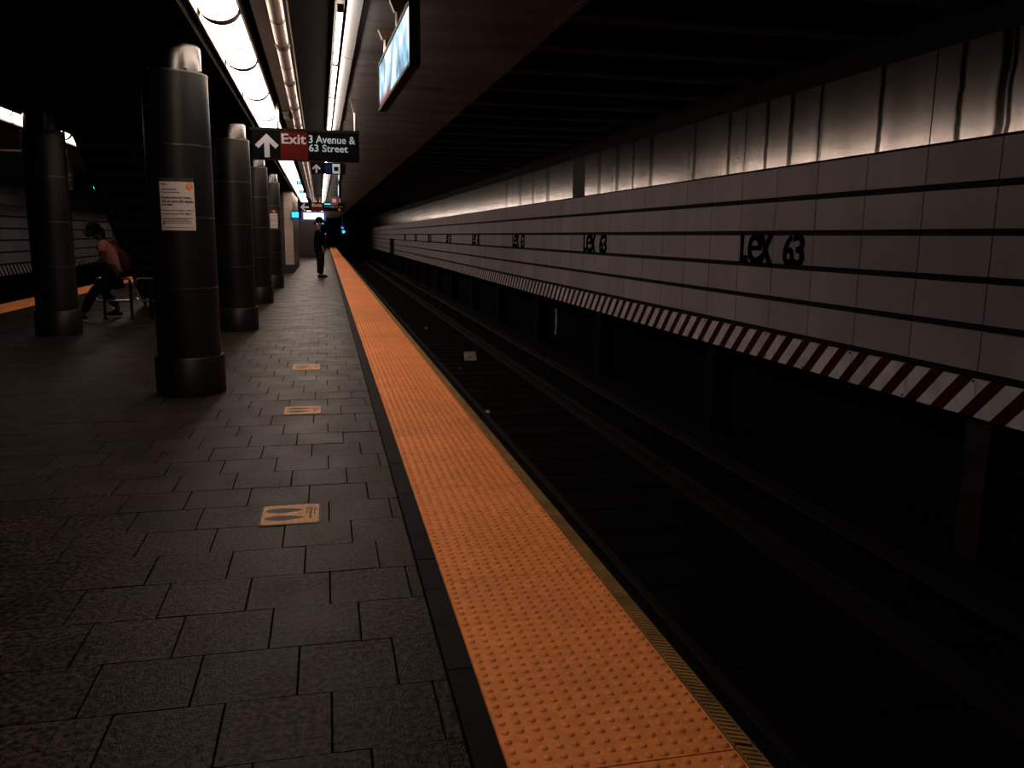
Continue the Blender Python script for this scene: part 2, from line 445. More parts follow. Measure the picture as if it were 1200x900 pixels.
# ---- ribbed edge nosings
def nosing_mesh():
    b = MB(); w = .0275; hl = TL-.003
    b.box(-w, w, -hl, hl, -.06, -.001, 1)
    b.box(-w, -w+.004, -hl, hl, -.002, .0035); b.box(w-.004, w, -hl, hl, -.002, .0035)
    pitch = .021; n = int(2*hl/pitch)
    for i in range(n):
        y = -hl + (i+.5)*pitch
        sh = .010
        k = len(b.v)
        x0, x1, t = -w+.006, w-.005, .0070
        for z in (-.002, .0035):
            b.v += [(x0,y-t+sh,z),(x1,y-t-sh,z),(x1,y+t-sh,z),(x0,y+t+sh,z)]
        for q in ((4,5,6,7),(0,1,5,4),(1,2,6,5),(2,3,7,6),(3,0,4,7)):
            b.f.append(tuple(k+j for j in q)); b.m.append(0)
    return b.mesh('nosing_bar', [M['nosing'], M['black']])
nm = nosing_mesh()
ns = tag(empty('edge_nosing', (1.0655,0,0)), 'ribbed brass coloured nosing along the near platform edge', 'edge nosing')
for i in range(-1, 42): place('nosing_bar', nm, ns, (0, .6+i*2*TL, 0))
ns2 = tag(empty('edge_nosing', (mirx(1.0655),0,0)), 'ribbed nosing on the far platform edge beyond the seated woman', 'edge nosing')
for i in range(4, 16): place('nosing_bar', nm, ns2, (0, .6+i*2*TL, 0))
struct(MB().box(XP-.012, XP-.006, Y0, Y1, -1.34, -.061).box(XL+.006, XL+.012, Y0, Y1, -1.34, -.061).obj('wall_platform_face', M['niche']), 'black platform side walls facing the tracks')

# ---- track beds
WR = 5.07; WL = mirx(WR)
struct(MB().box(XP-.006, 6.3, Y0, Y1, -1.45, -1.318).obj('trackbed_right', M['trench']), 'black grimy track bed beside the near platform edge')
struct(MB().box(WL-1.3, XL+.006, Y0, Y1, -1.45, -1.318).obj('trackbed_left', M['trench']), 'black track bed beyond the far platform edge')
def rail_mesh():
    h = .17
    return MB().prism([(-.07,0),(.07,0),(.07,.012),(.012,.03),(.012,.125),(.036,.135),(.036,.165),(.028,.17),(-.028,.17),(-.036,.165),(-.036,.135),(-.012,.125),(-.012,.03),(-.07,.012)], 1, Y0, Y1).mesh('running_rail', M['rail'])
rm = rail_mesh(); ZR = -1.137-.17
for x, lab in ((2.16,'steel running rail nearest the orange platform strip'), (3.68,'steel running rail on the tiled wall side of the track'),
               (mirx(2.16),'steel running rail beside the far platform edge'), (mirx(3.68),'steel running rail next to the far tiled wall')):
    tag(place('running_rail', rm, None, (x,0,ZR)), lab, 'rail')
tiem = MB().box(-1.25,1.25,-.11,.11,-.035,.033).mesh('track_tie', M['tie'])
for i in range(120):
    tag(place('track_tie', tiem, None, (2.92, 2.6+i*.62, ZR-.033)), 'black wooden track tie under the near running rails', 'track tie', 'ties of the near track')
for i in range(20):
    tag(place('track_tie', tiem, None, (mirx(2.92), 24+i*.62, ZR-.033)), 'black wooden track tie under the far track rails', 'track tie', 'ties of the far track')
t = tag(empty('third_rail', (4.36,0,-1.34)), 'covered third rail running below the striped hazard band', 'third rail')
MB().prism([(-.04,.16),(.04,.16),(.012,.18),(.012,.26),(.04,.28),(.04,.31),(-.04,.31),(-.04,.28),(-.012,.26),(-.012,.18)],1,Y0,Y1).obj('conductor', M['rail'], t)
MB().box(-.10,.16,Y0,Y1,.37,.41).obj('cover_board', M['board'], t)
for i in range(30):
    MB().box(.10,.15,2.5+i*2.6,2.6+i*2.6,0,.372).box(-.06,.10,2.5+i*2.6,2.6+i*2.6,0,.162).obj('bracket', M['board'], t)

# ---- right wall : dark backing, enamel panels, steel band, hazard boards, letters
PJ = 0.8123; J0 = 5.517
def build_wall(name, xw, s, ya, yb, n_parts_max, label):
    """s = -1 : panels face -x (right wall), +1 : panels face +x (left wall)"""
    f = xw                         # face plane of the panels
    def bx(b, d0, d1, y0, y1, z0, z1):
        a, c = f - s*d0, f - s*d1
        return b.box(min(a,c), max(a,c), y0, y1, z0, z1)
    w = struct(bx(MB(), .030, .10, ya, yb, -.05, 3.6).obj(name, M['gap']), label)
    cell = {}
    k0 = math.ceil((ya-J0)/PJ); k1 = math.floor((yb-J0)/PJ)-1
    cells = []
    for r in range(5):
        z1 = 2.150 - .375*r; z0 = z1 - .325
        for k in range(k0, k1+1):
            y = J0 + k*PJ
            c = proj((f, y+PJ/2, (z0+z1)/2)); p1, p2 = proj((f, y, z0)), proj((f, y+PJ, z1))
            size = 0
            if c and p1 and p2 and -60 < c[0] < 1260 and -30 < c[1] < 930: size = abs(p1[0]-p2[0])*abs(proj((f,y+PJ/2,z0))[1]-proj((f,y+PJ/2,z1))[1])
            cells.append((size, y, z0, z1))
    cells.sort(key=lambda q: -q[0])
    e = .004; hy, hz = PJ/2-.0060, .1590
    pm = MB()
    pm.box(-.014,.014,-hy,hy,-hz,hz)
    pm = pm.mesh('tile_panel', M['tile'])
    rest = MB()
    for n, (size, y, z0, z1) in enumerate(cells):
        if n < n_parts_max and size > 30:
            o = place('tile_panel', pm, w, (f - s*.014 + random.uniform(-.001,.001), y+PJ/2, (z0+z1)/2))
            o.rotation_euler = (0, random.uniform(-.004,.004), random.uniform(-.002,.002))
        else:
            bx(rest, 0, .028, y+.006, y+PJ-.006, z0+.0035, z1-.0035)
    stuff(rest.obj('far_tile_panels', M['tile'], w))
    # steel band
    sm = {}
    for k in range(k0, k1, 1):
        if (k-1) % 2: continue
        y = J0 + k*PJ
        dark = abs(y-16.07) < .4 and s < 0
        for q0, q1, mt in (((-1, 0, M['darkmetal']), (0, 1, M['steel'])) if dark else ((-1, 1, M['steel']),)):
            h2 = (q1-q0)*PJ/2 - .004
            o = MB().box(-.012,.012,-h2,h2,-.384,.384).obj('steel_panel', mt, w, loc=(f - s*.014, y+PJ+(q0+q1)*PJ/2, 2.552))
            o.rotation_euler = (0, 0, random.uniform(-.005,.005))
    # hazard boards
    hm = MB().box(-.012,.012,-PJ/2+.004,PJ/2-.004,-.155,.155).mesh('hazard_board', M['hazard'])
    for k in range(k0, k1+1):
        y = J0 + k*PJ
        o = place('hazard_board', hm, w, (f - s*.013, y+PJ/2, .110))
        if k < 14 and s < 0:
            bb = MB()
            for dz in (-.135,.135): bb.tube([(s*.011,-PJ/2+.03,dz),(s*.020,-PJ/2+.03,dz)], .012, 6)
            bb.obj('bolt', M['black'], o)
    return w
wr = build_wall('wall_right', WR, -1, J0-4*PJ, J0+120*PJ, 300, 'track wall of pale enamel panels with black bands and steel strip')
wl = build_wall('wall_left', WL, 1, J0+18*PJ, J0+46*PJ, 200, 'far track wall of pale enamel panels beyond the left platform edge')
struct(MB().box(WL-.10, WL-.0, J0+46*PJ, 80, -.05, 3.6).obj('wall_left_plain', M['ceil']), 'plain grey wall continuing the far track wall')

# station name letters, one mesh each, on the middle row of panels
GLY = (('L',9.530,9.331),('e',9.345,9.010),('x',9.085,8.762),('6',8.533,8.305),('3',8.335,8.105))
glyph = {}
for ch, a, b in GLY:
    me, tw, th = text_mesh(ch, M['letter'], 0.010 if ch == 'e' else 0.026)
    if ch == 'L':
        me = bpy.data.meshes.new('letter'); tw = th = 1.0
        me.from_pydata([(0,0,0),(1,0,0),(1,.27,0),(.40,.27,0),(.40,1,0),(0,1,0)], [], [(0,1,2,3,4,5)]); me.materials.append(M['letter'])
    for v in me.vertices:
        u, q = v.co.x/tw, v.co.y/th
        v.co = Vector((0, -(u*(a-b)), q*.350))
    bm = bmesh.new(); bm.from_mesh(me)
    r = bmesh.ops.extrude_face_region(bm, geom=bm.faces[:])
    for v in [x for x in r['geom'] if isinstance(x, bmesh.types.BMVert)]: v.co.x -= .006
    bmesh.ops.recalc_face_normals(bm, faces=bm.faces); bm.to_mesh(me); bm.free()
    glyph[ch] = me
for i in range(8):
    for ch, a, b in GLY:
        place('letter', glyph[ch], wr, (WR-.004, a+i*8*PJ, 1.062))

# niche under the panel wall
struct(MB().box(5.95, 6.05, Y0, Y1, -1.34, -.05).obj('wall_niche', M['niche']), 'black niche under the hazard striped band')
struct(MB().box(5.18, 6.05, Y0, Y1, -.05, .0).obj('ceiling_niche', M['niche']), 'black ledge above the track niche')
for i in range(12):
    c = empty('niche_column', (5.33, 5.56+i*6*PJ, -1.34))
    lab = ('rusty brown steel column in the niche nearest the camera' if i == 0 else 'dark steel column in the niche under the striped band')
    tag(c, lab, 'column', None if i == 0 else 'columns in the track niche')
    mm = M['rust'] if i == 0 else M['board']
    MB().box(-.15,-.13,-.13,.13,0,1.29).obj('flange', mm, c)
    MB().box(.13,.15,-.13,.13,0,1.29).obj('flange', mm, c)
    MB().box(-.13,.13,-.012,.012,0,1.29).obj('web', mm, c)
p = tag(MB().tube([(5.36,19.0,-.34),(5.37,19.0,-.6),(5.36,19.0,-.96)], .028, 8).obj('drain_pipe', M['signwhite'], None, True), 'short white vertical pipe in the niche under the striped band', 'pipe')
MB().tube([(5.36,19.0,-.33),(5.62,19.0,-.33),(5.948,19.0,-.33)], .02, 6).obj('elbow', M['board'], p)
p = tag(empty('signal_box', (4.86,63.5,0)), 'narrow black box standing proud of the far tiled wall', 'box')
MB().box(-.10,.20,-.10,.10,.0,1.08).obj('case', M['black'], p); MB().box(-.12,.20,-.12,.12,1.08,1.11).obj('lid', M['black'], p)

# ---- ceilings
ZC = 3.05
def both(fn):
    fn(lambda x: x); fn(mirx)
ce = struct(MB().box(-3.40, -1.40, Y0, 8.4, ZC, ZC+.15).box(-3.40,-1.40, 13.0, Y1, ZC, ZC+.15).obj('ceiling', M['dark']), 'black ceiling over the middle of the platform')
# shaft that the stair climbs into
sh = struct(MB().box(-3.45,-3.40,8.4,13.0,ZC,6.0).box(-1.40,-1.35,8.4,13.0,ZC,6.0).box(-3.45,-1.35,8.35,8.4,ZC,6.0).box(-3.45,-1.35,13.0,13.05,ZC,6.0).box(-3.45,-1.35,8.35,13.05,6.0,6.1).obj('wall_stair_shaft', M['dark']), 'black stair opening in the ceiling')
def slabs(fx, nm, ya, yb):
    # soffit slabs between the lights and the track, board-formed, each its own piece
    root = struct(MB().box(min(fx(.335),fx(1.87)), max(fx(.335),fx(1.87)), Y0, Y1, ZC+.06, ZC+.2).obj(nm, M['dark']), 'concrete soffit above the platform edge')
    y = ya; i = 0
    while y < yb:
        L_ = 1.52
        a, b = sorted((fx(.335), fx(1.87)))
        MB().box(a, b, y+.006, y+L_-.006, ZC+random.uniform(-.004,.004), ZC+.06).obj('soffit_slab', M['ceil'], root)
        y += L_; i += 1
    a, b = sorted((fx(1.87), fx(1.93)))
    MB().box(a, b, Y0, Y1, ZC, ZC+.40).obj('edge_beam', M['ceil'], root)
    return root
slabs(lambda x: x, 'ceiling_edge_right', -2.0, 100)
slabs(mirx, 'ceiling_edge_left', 8.0, 60)
# girders over the column rows, left of the light troughs
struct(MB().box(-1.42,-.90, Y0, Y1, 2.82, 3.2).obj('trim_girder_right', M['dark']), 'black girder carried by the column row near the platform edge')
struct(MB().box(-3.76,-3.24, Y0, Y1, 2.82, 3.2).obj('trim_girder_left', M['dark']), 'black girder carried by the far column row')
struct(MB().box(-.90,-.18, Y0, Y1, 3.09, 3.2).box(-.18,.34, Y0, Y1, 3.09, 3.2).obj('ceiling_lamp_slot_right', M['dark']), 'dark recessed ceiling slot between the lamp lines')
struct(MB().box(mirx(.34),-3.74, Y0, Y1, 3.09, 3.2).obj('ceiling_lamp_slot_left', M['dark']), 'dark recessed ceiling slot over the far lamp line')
# ceiling above the tracks, with cross beams
def track_ceiling(fx, nm, ya, yb, xend):
    a, b = sorted((fx(1.90), fx(xend))); a2, b2 = sorted((fx(1.15), fx(xend)))
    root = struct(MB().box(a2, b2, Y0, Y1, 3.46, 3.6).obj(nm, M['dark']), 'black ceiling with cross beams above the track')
    y = ya
    bmesh_ = MB().prism([(-.11,0),(.11,0),(.11,.02),(.012,.03),(.012,.30),(-.012,.30),(-.012,.03),(-.11,.02)], 0, a, b).mesh('cross_beam', M['beam'])
    while y < yb:
        place('cross_beam', bmesh_, root, (0, y, 3.155)); y += 1.165
track_ceiling(lambda x: x, 'ceiling_track_right', 4.7, 45, 5.2)
track_ceiling(mirx, 'ceiling_track_left', 14, 40, 5.2)
# end wall of the tunnel
struct(MB().box(WL-1.4, 6.4, Y1, Y1+.1, -1.5, 6.2).obj('wall_end', M['dark']), 'black far end of the tunnel')

# ================================================================== LIGHTS
def trough(name, xc, z, ya, n, pitch, lens_mat, label, r=.136, rib=True, drop=1.0):
    t = tag(empty(name, (xc, 0, z)), label, 'ceiling light')
    yb = ya + n*pitch
    MB().box(-r-.022,-r-.004,ya,yb,-.065*(r>.1)-.02,.10).box(r+.004,r+.022,ya,yb,-.02,.10).box(-r-.022,r+.022,ya,yb,.06,.10).obj('housing', M['duct'], t)
    def arc(rr, y0, y1):
        b = MB(); k = 12; n0 = len(b.v)
        for y in (y0, y1):
            for i in range(k+1):
                a = PI + PI*i/k
                b.v.append((rr*math.cos(a), y, drop*rr*math.sin(a)))
        for i in range(k): b.f.append((i, i+1, k+2+i, k+1+i)); b.m.append(0)
        return b
    lm = arc(r, .02, pitch-.02).mesh('lens', lens_mat, True)
    rbm = arc(r+.008, -.07, .07).mesh('rib', M['duct'], True)
    rbm2 = arc(r+.006, -.022, .022).mesh('rib', M['duct'], True)
    for i in range(n):
        place('lens', lm, t, (0, ya+i*pitch, 0))
        if rib:
            place('rib', rbm, t, (0, ya+i*pitch, 0)); place('rib', rbm2, t, (0, ya+(i+.5)*pitch, 0))
    return t
PT = 1.80
trough('light_trough', -.708, 2.965, 6.682-3*PT, 45, PT, M['lens'], 'bright white round-lens light trough running above the near column row', drop=.75)
trough('light_trough', -4.26, 2.965, 12.0, 17, PT, M['lensfar'], 'bright light trough on the far side left of the seated woman', drop=.75)
trough('light_trough', -.310, 2.985, 4.2, 36, PT, M['lensdim'], 'unlit round-lens light trough between the bright lamps', r=.062, drop=.9)
t = tag(empty('lamp_batten', (0.150, 0, 2.985)), 'line of bare white fluorescent tubes with a polished reflector', 'ceiling light')
NT = 42; TP = 1.955
MB().box(-.035,.035,6.35,6.35+NT*TP,.012,.10).obj('batten', M['darkmetal'], t)
tb = MB().tube([(0,.03,0),(0,TP-.03,0)], .019, 10).mesh('tube', M['tubelit'], True)
cp = MB().box(-.022,.022,-.028,.028,-.026,.02).mesh('lamp_holder', M['darkmetal'])
for i in range(NT):
    place('tube', tb, t, (0, 6.36+i*TP, -.045)); place('lamp_holder', cp, t, (0, 6.36+i*TP, -.045))
for i in range(int(NT*TP/2.35)):
    b = MB(); b.quad((.062,6.2+i*2.35,.058),(.062,6.2+i*2.35+2.33,.058),(.168,6.2+i*2.35+2.33,.035),(.168,6.2+i*2.35,.035))
    b.quad((.168,6.2+i*2.35,.035),(.168,6.2+i*2.35+2.33,.035),(.172,6.2+i*2.35+2.33,.06),(.172,6.2+i*2.35,.06))
    b.obj('reflector', M['reflector'], t)
# steel duct beside the trough and its end bracket
d = tag(empty('cable_duct', (-.438,0,2.985)), 'grey steel cable duct between the two light troughs', 'duct')
MB().box(-.045,.040,3.0,11.9,0,.10).obj('casing', M['duct'], d)
MB().box(-.045,.040,12.6,40,0,.10).obj('casing', M['duct'], d)
MB().prism([(-.045,-.03),(.040,-.05),(.043,.0),(.043,.10),(-.045,.10)],1,11.9,12.6).obj('junction_box', M['duct'], d)

# the lamp lines, girder and soffit run slightly askew to the platform edge
ROTC = 0.0065
for o in COL.objects:
    if o.parent is None and o.name in ('trim_girder_right','ceiling_lamp_slot_right','ceiling_edge_right','light_trough','light_trough.002','lamp_batten','cable_duct'):
        o.rotation_euler = (0,0,ROTC); o.location.x += ROTC*6.5

# ================================================================== COLUMNS
def column(x, y, label, rbase=.282, rs=.255, rc=.212):
    c = tag(empty('steel_column', (x,y,0)), label, 'column', 'round steel platform columns')
    MB().lathe([(rbase,0),(rbase,.315),(rbase-.008,.325)], seg=48).obj('base_sleeve', M['column'], c, True)
    zs = [.325,.90,1.47,2.04,2.60]
    for a, b in zip(zs[:-1], zs[1:]):
        MB().lathe([(rs,a+.004),(rs,b-.010)], seg=48).obj('sleeve', M['column'], c, True)
        MB().lathe([(rs-.002,b-.012),(rs+.003,b-.010),(rs+.003,b+.001),(rs-.004,b+.004)], seg=48).obj('joint_ring', M['trimring'], c, True)
    MB().lathe([(rc,2.60),(rc,2.82)], seg=48).obj('capital', M['capital'], c, True)
    for i in range(10):
        a = 2*PI*i/10+.2
        o = MB().box(-.012,.012,-.008,.008,0,.016).obj('clip', M['darkmetal'], c, loc=(.238*math.cos(a), .238*math.sin(a), 2.602)); o.rotation_euler = (0,0,a)
    return c
CX, CY, CS = -1.155, 7.385, 4.81
column(CX, CY, 'nearest round steel column, carrying the large white paper notice')
CXS = (-1.155,-1.238,-1.312,-1.335)
column(CXS[1], CY+CS, 'second round steel column behind the one with the large notice', )
column(CXS[2], CY+2*CS, 'third round steel column of the row along the platform')
column(CXS[3], CY+3*CS, 'fourth round steel column, with a small notice, before the tiled pier')
column(-3.50, 11.98, 'round steel column at far left, beside the seated woman')

# ---- notice on the nearest column, wrapped round it
def wrap(cx, cy, r, a0, zc):
    def fn(u, v, d=0.0):     # u across, v up, from the notice's lower left corner
        a = a0 + u/r
        return (cx + (r+d)*math.sin(a), cy - (r+d)*math.cos(a), zc + v)
    return fn
def notice(cx, cy, rr, amid, z0, w, h, label, full):
    o = tag(empty('paper_notice', (0,0,0)), label, 'notice')
    a0 = amid - w/2/rr; par = [o]
    base = wrap(cx, cy, rr, a0, z0)
    def sheet(name, u0, u1, v0, v1, d, mt, n=8):
        b = MB()
        for i in range(n):
            ua, ub = u0+(u1-u0)*i/n, u0+(u1-u0)*(i+1)/n
            b.quad(base(ua,v0,d), base(ub,v0,d), base(ub,v1,d), base(ua,v1,d))
            b.quad(base(ua,v0,d-.002), base(ub,v0,d-.002), base(ub,v1,d-.002), base(ua,v1,d-.002))
        return b.obj(name, mt, par[0])
    def disc(name, u, v, r, d, mt):
        return poly(name, [(u+r*math.cos(2*PI*i/20), v+r*math.sin(2*PI*i/20)) for i in range(20)], mt, par[0], lambda a, b: base(a,b,d))
    def txt(s, u, v, hh, mt=M['ink'], ww=None, d=.0062, bold=.02):
        return lettering('print_line', s, mt, par[0], lambda a, b: base(u+a, v+b, d), w=ww, h=hh, bold=bold)
    par[0] = sheet('sheet', 0, w, 0, h, .004, M['paper'])
    if full:
        sheet('header_bar', 0, w, h-.030, h, .0055, M['ink'])
        txt('Nights', .012, h-.060, .017, ww=.052)
        disc('route_bullet', w-.036, h-.066, .027, .0055, M['orange'])
        txt('F', w-.043, h-.080, .028, M['paper'], ww=.014, d=.0068)
        sheet('print_line', .014, .135, h-.094, h-.086, .006, M['inkgrey'])
        sheet('print_line', .012, .155, h-.117, h-.111, .006, M['inkgrey'])
        txt('Queens-bound trains', .012, h-.166, .022, ww=.225, bold=.03)
        txt('will not serve this station', .012, h-.194, .022, ww=.242, bold=.03)
        txt('overnight', .012, h-.222, .022, ww=.090, bold=.03)
        txt('Please go to Lexington Av/63 St', .012, h-.262, .014, ww=.245)
        txt('for local trains to 47-50 Sts', .012, h-.288, .014, ww=.195)
        disc('route_bullet', w-.055, h-.280, .0085, .006, mat('notice_teal', (0.05,0.17,0.20), .6))
        disc('route_bullet', w-.033, h-.280, .0085, .006, M['orange'])
        for v, u1 in ((.318,.245),(.328,.21),(.343,.235)): sheet('print_line', .014, u1, h-v, h-v+.005, .006, M['inkgrey'])
        sheet('access_symbol', .014, .032, .046, .070, .006, mat('notice_blue', (0.05,0.20,0.38), .6))
        sheet('print_line', .040, .235, .056, .060, .006, M['inkgrey'])
        sheet('print_line', .012, .245, .022, .025, .006, M['inkgrey'])
    else:
        sheet('header_bar', 0, w, h-.10, h, .0055, M['ink'])
        disc('route_bullet', w*.52, h-.05, .034, .006, M['orange'])
        for v in (.14,.17,.23,.26,.29,.36,.39): sheet('print_line', .02, w-.02, h-v-.012, h-v, .006, M['inkgrey'])
    return o
notice(CX, CY, .255, math.radians(2.0), 1.365, .266, .412, 'large white paper notice with an orange F disc on nearest column', True)
notice(CXS[3], CY+3*CS, .255, math.radians(25), 1.49, .20, .46, 'small white notice with orange disc on the fourth column', False)

# ================================================================== TILED PIER, FAR BLOCK
pr = tag(empty('tiled_pier', (-1.10,30.6,0)), 'pale square-tiled pier with a black base beyond the columns', 'pier')
MB().box(-2.3,-.006,.006,6.0,.0,3.04).obj('core', M['black'], pr)
MB().box(-2.3,-.0,0,6.0,0,.27).obj('base', M['black'], pr)
ptm = MB().box(-.147,.147,-.008,.008,-.158,.158).mesh('tile', M['pier'])
for i in range(7):
    for j in range(8):
        if i == 0: place('tile', ptm, pr, (-.150-i*.30, 0, .27+.165+j*.322))
MB().box(-2.2,-.303,-.004,.006,.27,2.80).obj('front_panel', M['piergrey'], pr)
ptm2 = MB().box(-.150,.150,-.008,.008,-.115,.09).mesh('tile', M['pier'])
for i in range(7): place('tile', ptm2, pr, (-.150-i*.30, 0, 2.95))
MB().box(-.006,.006,.02,6.0,.27,3.04).obj('side_panel', M['piergrey'], pr)
fb = tag(empty('stair_enclosure', (-2.4,51.5,0)), 'dark grey stair enclosure far down the platform behind the standing man', 'enclosure')
MB().box(-1.5,1.95,0,8,0,2.3).obj('wall', M['piergrey'], fb); MB().box(-1.5,1.96,-.01,8,0,.15).obj('base', M['black'], fb); MB().box(-1.52,1.97,-.02,.03,2.3,2.38).obj('coping', M['darkmetal'], fb)

# ================================================================== STAIR
st = tag(empty('staircase', (0,0,0)), 'black steel staircase rising toward the camera into the ceiling', 'staircase')
SL = .687
def zb(y): return .562 + SL*(15.743 - y)       # lower edge of the stringers
for xa, xb in ((-3.35,-3.30),(-1.62,-1.57)):
    ya, yb = 9.6, 16.56
    MB().prism([(yb, 0.0),(yb-.001, .42),(ya, zb(ya)+.44),(ya, zb(ya))], 0, xa, xb).obj('stringer', M['tread'], st)
RI = .178; GO = RI/SL
trm = MB().box(-3.30,-1.62,-GO*.5-.012,GO*.5,-.03,0).mesh('tread', M['tread'])
rim = MB().box(-3.28,-1.66,-.006,.006,.0,RI-.030).mesh('riser', M['riser'])
k = 0
while True:
    z = RI*(k+1); y = 16.72 - GO*(k+.5)
    if y < 9.7: break
    place('tread', trm, st, (0, y, z))
    place('riser', rim, st, (0, y+GO*.5-.007, z-RI))
    k += 1
for x in (-3.26,-1.66):
    MB().tube([(x,16.6,0),(x,16.6,1.3),(x,9.9,zb(9.9)+1.6)], .02, 8).obj('handrail', M['tread'], st)

# ================================================================== GUARD RAIL
def rounded_loop(x0, x1, z0, z1, r, y):
    pts = []
    for cx, cz, a0 in ((x1-r,z1-r,PI/2),(x1-r,z0+r,0),(x0+r,z0+r,-PI/2),(x0+r,z1-r,PI)):
        for i in range(6):
            a = a0 - (PI/2)*i/5
            pts.append((cx+r*math.cos(a), y, cz+r*math.sin(a)))
    pts.append(pts[0]); return pts
for n, (x0, x1, lab) in enumerate(((-3.52,-2.975,'tubular steel guard rail frame the woman is perched on'),(-2.93,-2.20,'tubular steel guard rail frame between woman and nearest column'))):
    g = tag(empty('guard_rail', ((x0+x1)/2,13.95,0)), lab, 'guard rail', 'guard rail frames under the stair')
    c = (x0+x1)/2
    MB().tube([(p[0]-c,0,p[2]) for p in rounded_loop(x0,x1,.285,.632,.075,0)], .017, 8, caps=False).obj('loop', M['rod'], g, True)
    for px in ((-.15,.24) if n == 0 else (-.15,.25)):
        po = MB().tube([(px,.0,0),(px,0,.62)], .022, 8).obj('post', M['darkmetal'], g, True)
        MB().lathe([(.05,0),(.05,.012)], px, 0, 16).obj('foot_plate', M['darkmetal'], po)
tag(MB().lathe([(.028,0),(.040,.10),(.043,.10),(.043,.107)], seg=14).obj('paper_cup', M['litter'], None, True, loc=(-3.50,14.85,0)), 'crumpled pale paper cup on the floor under the guard rail', 'cup')

# ================================================================== PEOPLE
def skin(name, nodes, edges, mt, parent=None, sub=2, root=None):
    names = list(nodes); idx = {n: i for i, n in enumerate(names)}
    me = bpy.data.meshes.new(name)
    me.from_pydata([nodes[n][0] for n in names], [(idx[a], idx[b]) for a, b in edges], [])
    me.materials.append(mt)
    o = place(name, me, parent)
    m = o.modifiers.new('skin', 'SKIN'); m.use_smooth_shade = True
    for n in names:
        sv = me.skin_vertices[0].data[idx[n]]
        r = nodes[n][1]
        sv.radius = r if isinstance(r, tuple) else (r, r)
        sv.use_root = (n == (root or names[0]))
    s = o.modifiers.new('sub', 'SUBSURF'); s.levels = sub; s.render_levels = sub
    return o
def ball(name, c, r, mt, parent, rot=None, seg=16):
    b = MB(); n = 10
    b.lathe([(max(1e-3, math.sin(PI*i/n)), -math.cos(PI*i/n)) for i in range(n+1)], seg=seg)
    o = b.obj(name, mt, parent, True, loc=c); o.scale = r
    if rot: o.rotation_euler = rot
    return o
def fingers(nodes, edges, root, o, d, side, up, s=1.0):
    """five finger chains from the palm node; d = pointing direction, side = across the palm"""
    d, side, up = Vector(d).normalized(), Vector(side).normalized(), Vector(up).normalized(); o = Vector(o)
    for i, (k, ln) in enumerate(((-1.5,.062),(-.5,.075),(.5,.080),(1.5,.070))):
        a = o + side*(k*.019*s) + d*.035*s; b_ = a + d*ln*.55*s; c = b_ + (d*.75 - up*.6).normalized()*ln*.5*s
        for t, (q, p, r) in enumerate((('k',a,.010),('m',b_,.009),('t',c,.0075))): nodes[f'{root}{i}{q}'] = (tuple(p), r*s)
        edges += [(root, f'{root}{i}k'), (f'{root}{i}k', f'{root}{i}m'), (f'{root}{i}m', f'{root}{i}t')]
    a = o - side*.040*s; b_ = a + (d*.8 - side*.5).normalized()*.045*s
    nodes[root+'Tk'] = (tuple(a), .011*s); nodes[root+'Tt'] = (tuple(b_), .009*s)
    edges += [(root, root+'Tk'), (root+'Tk', root+'Tt')]

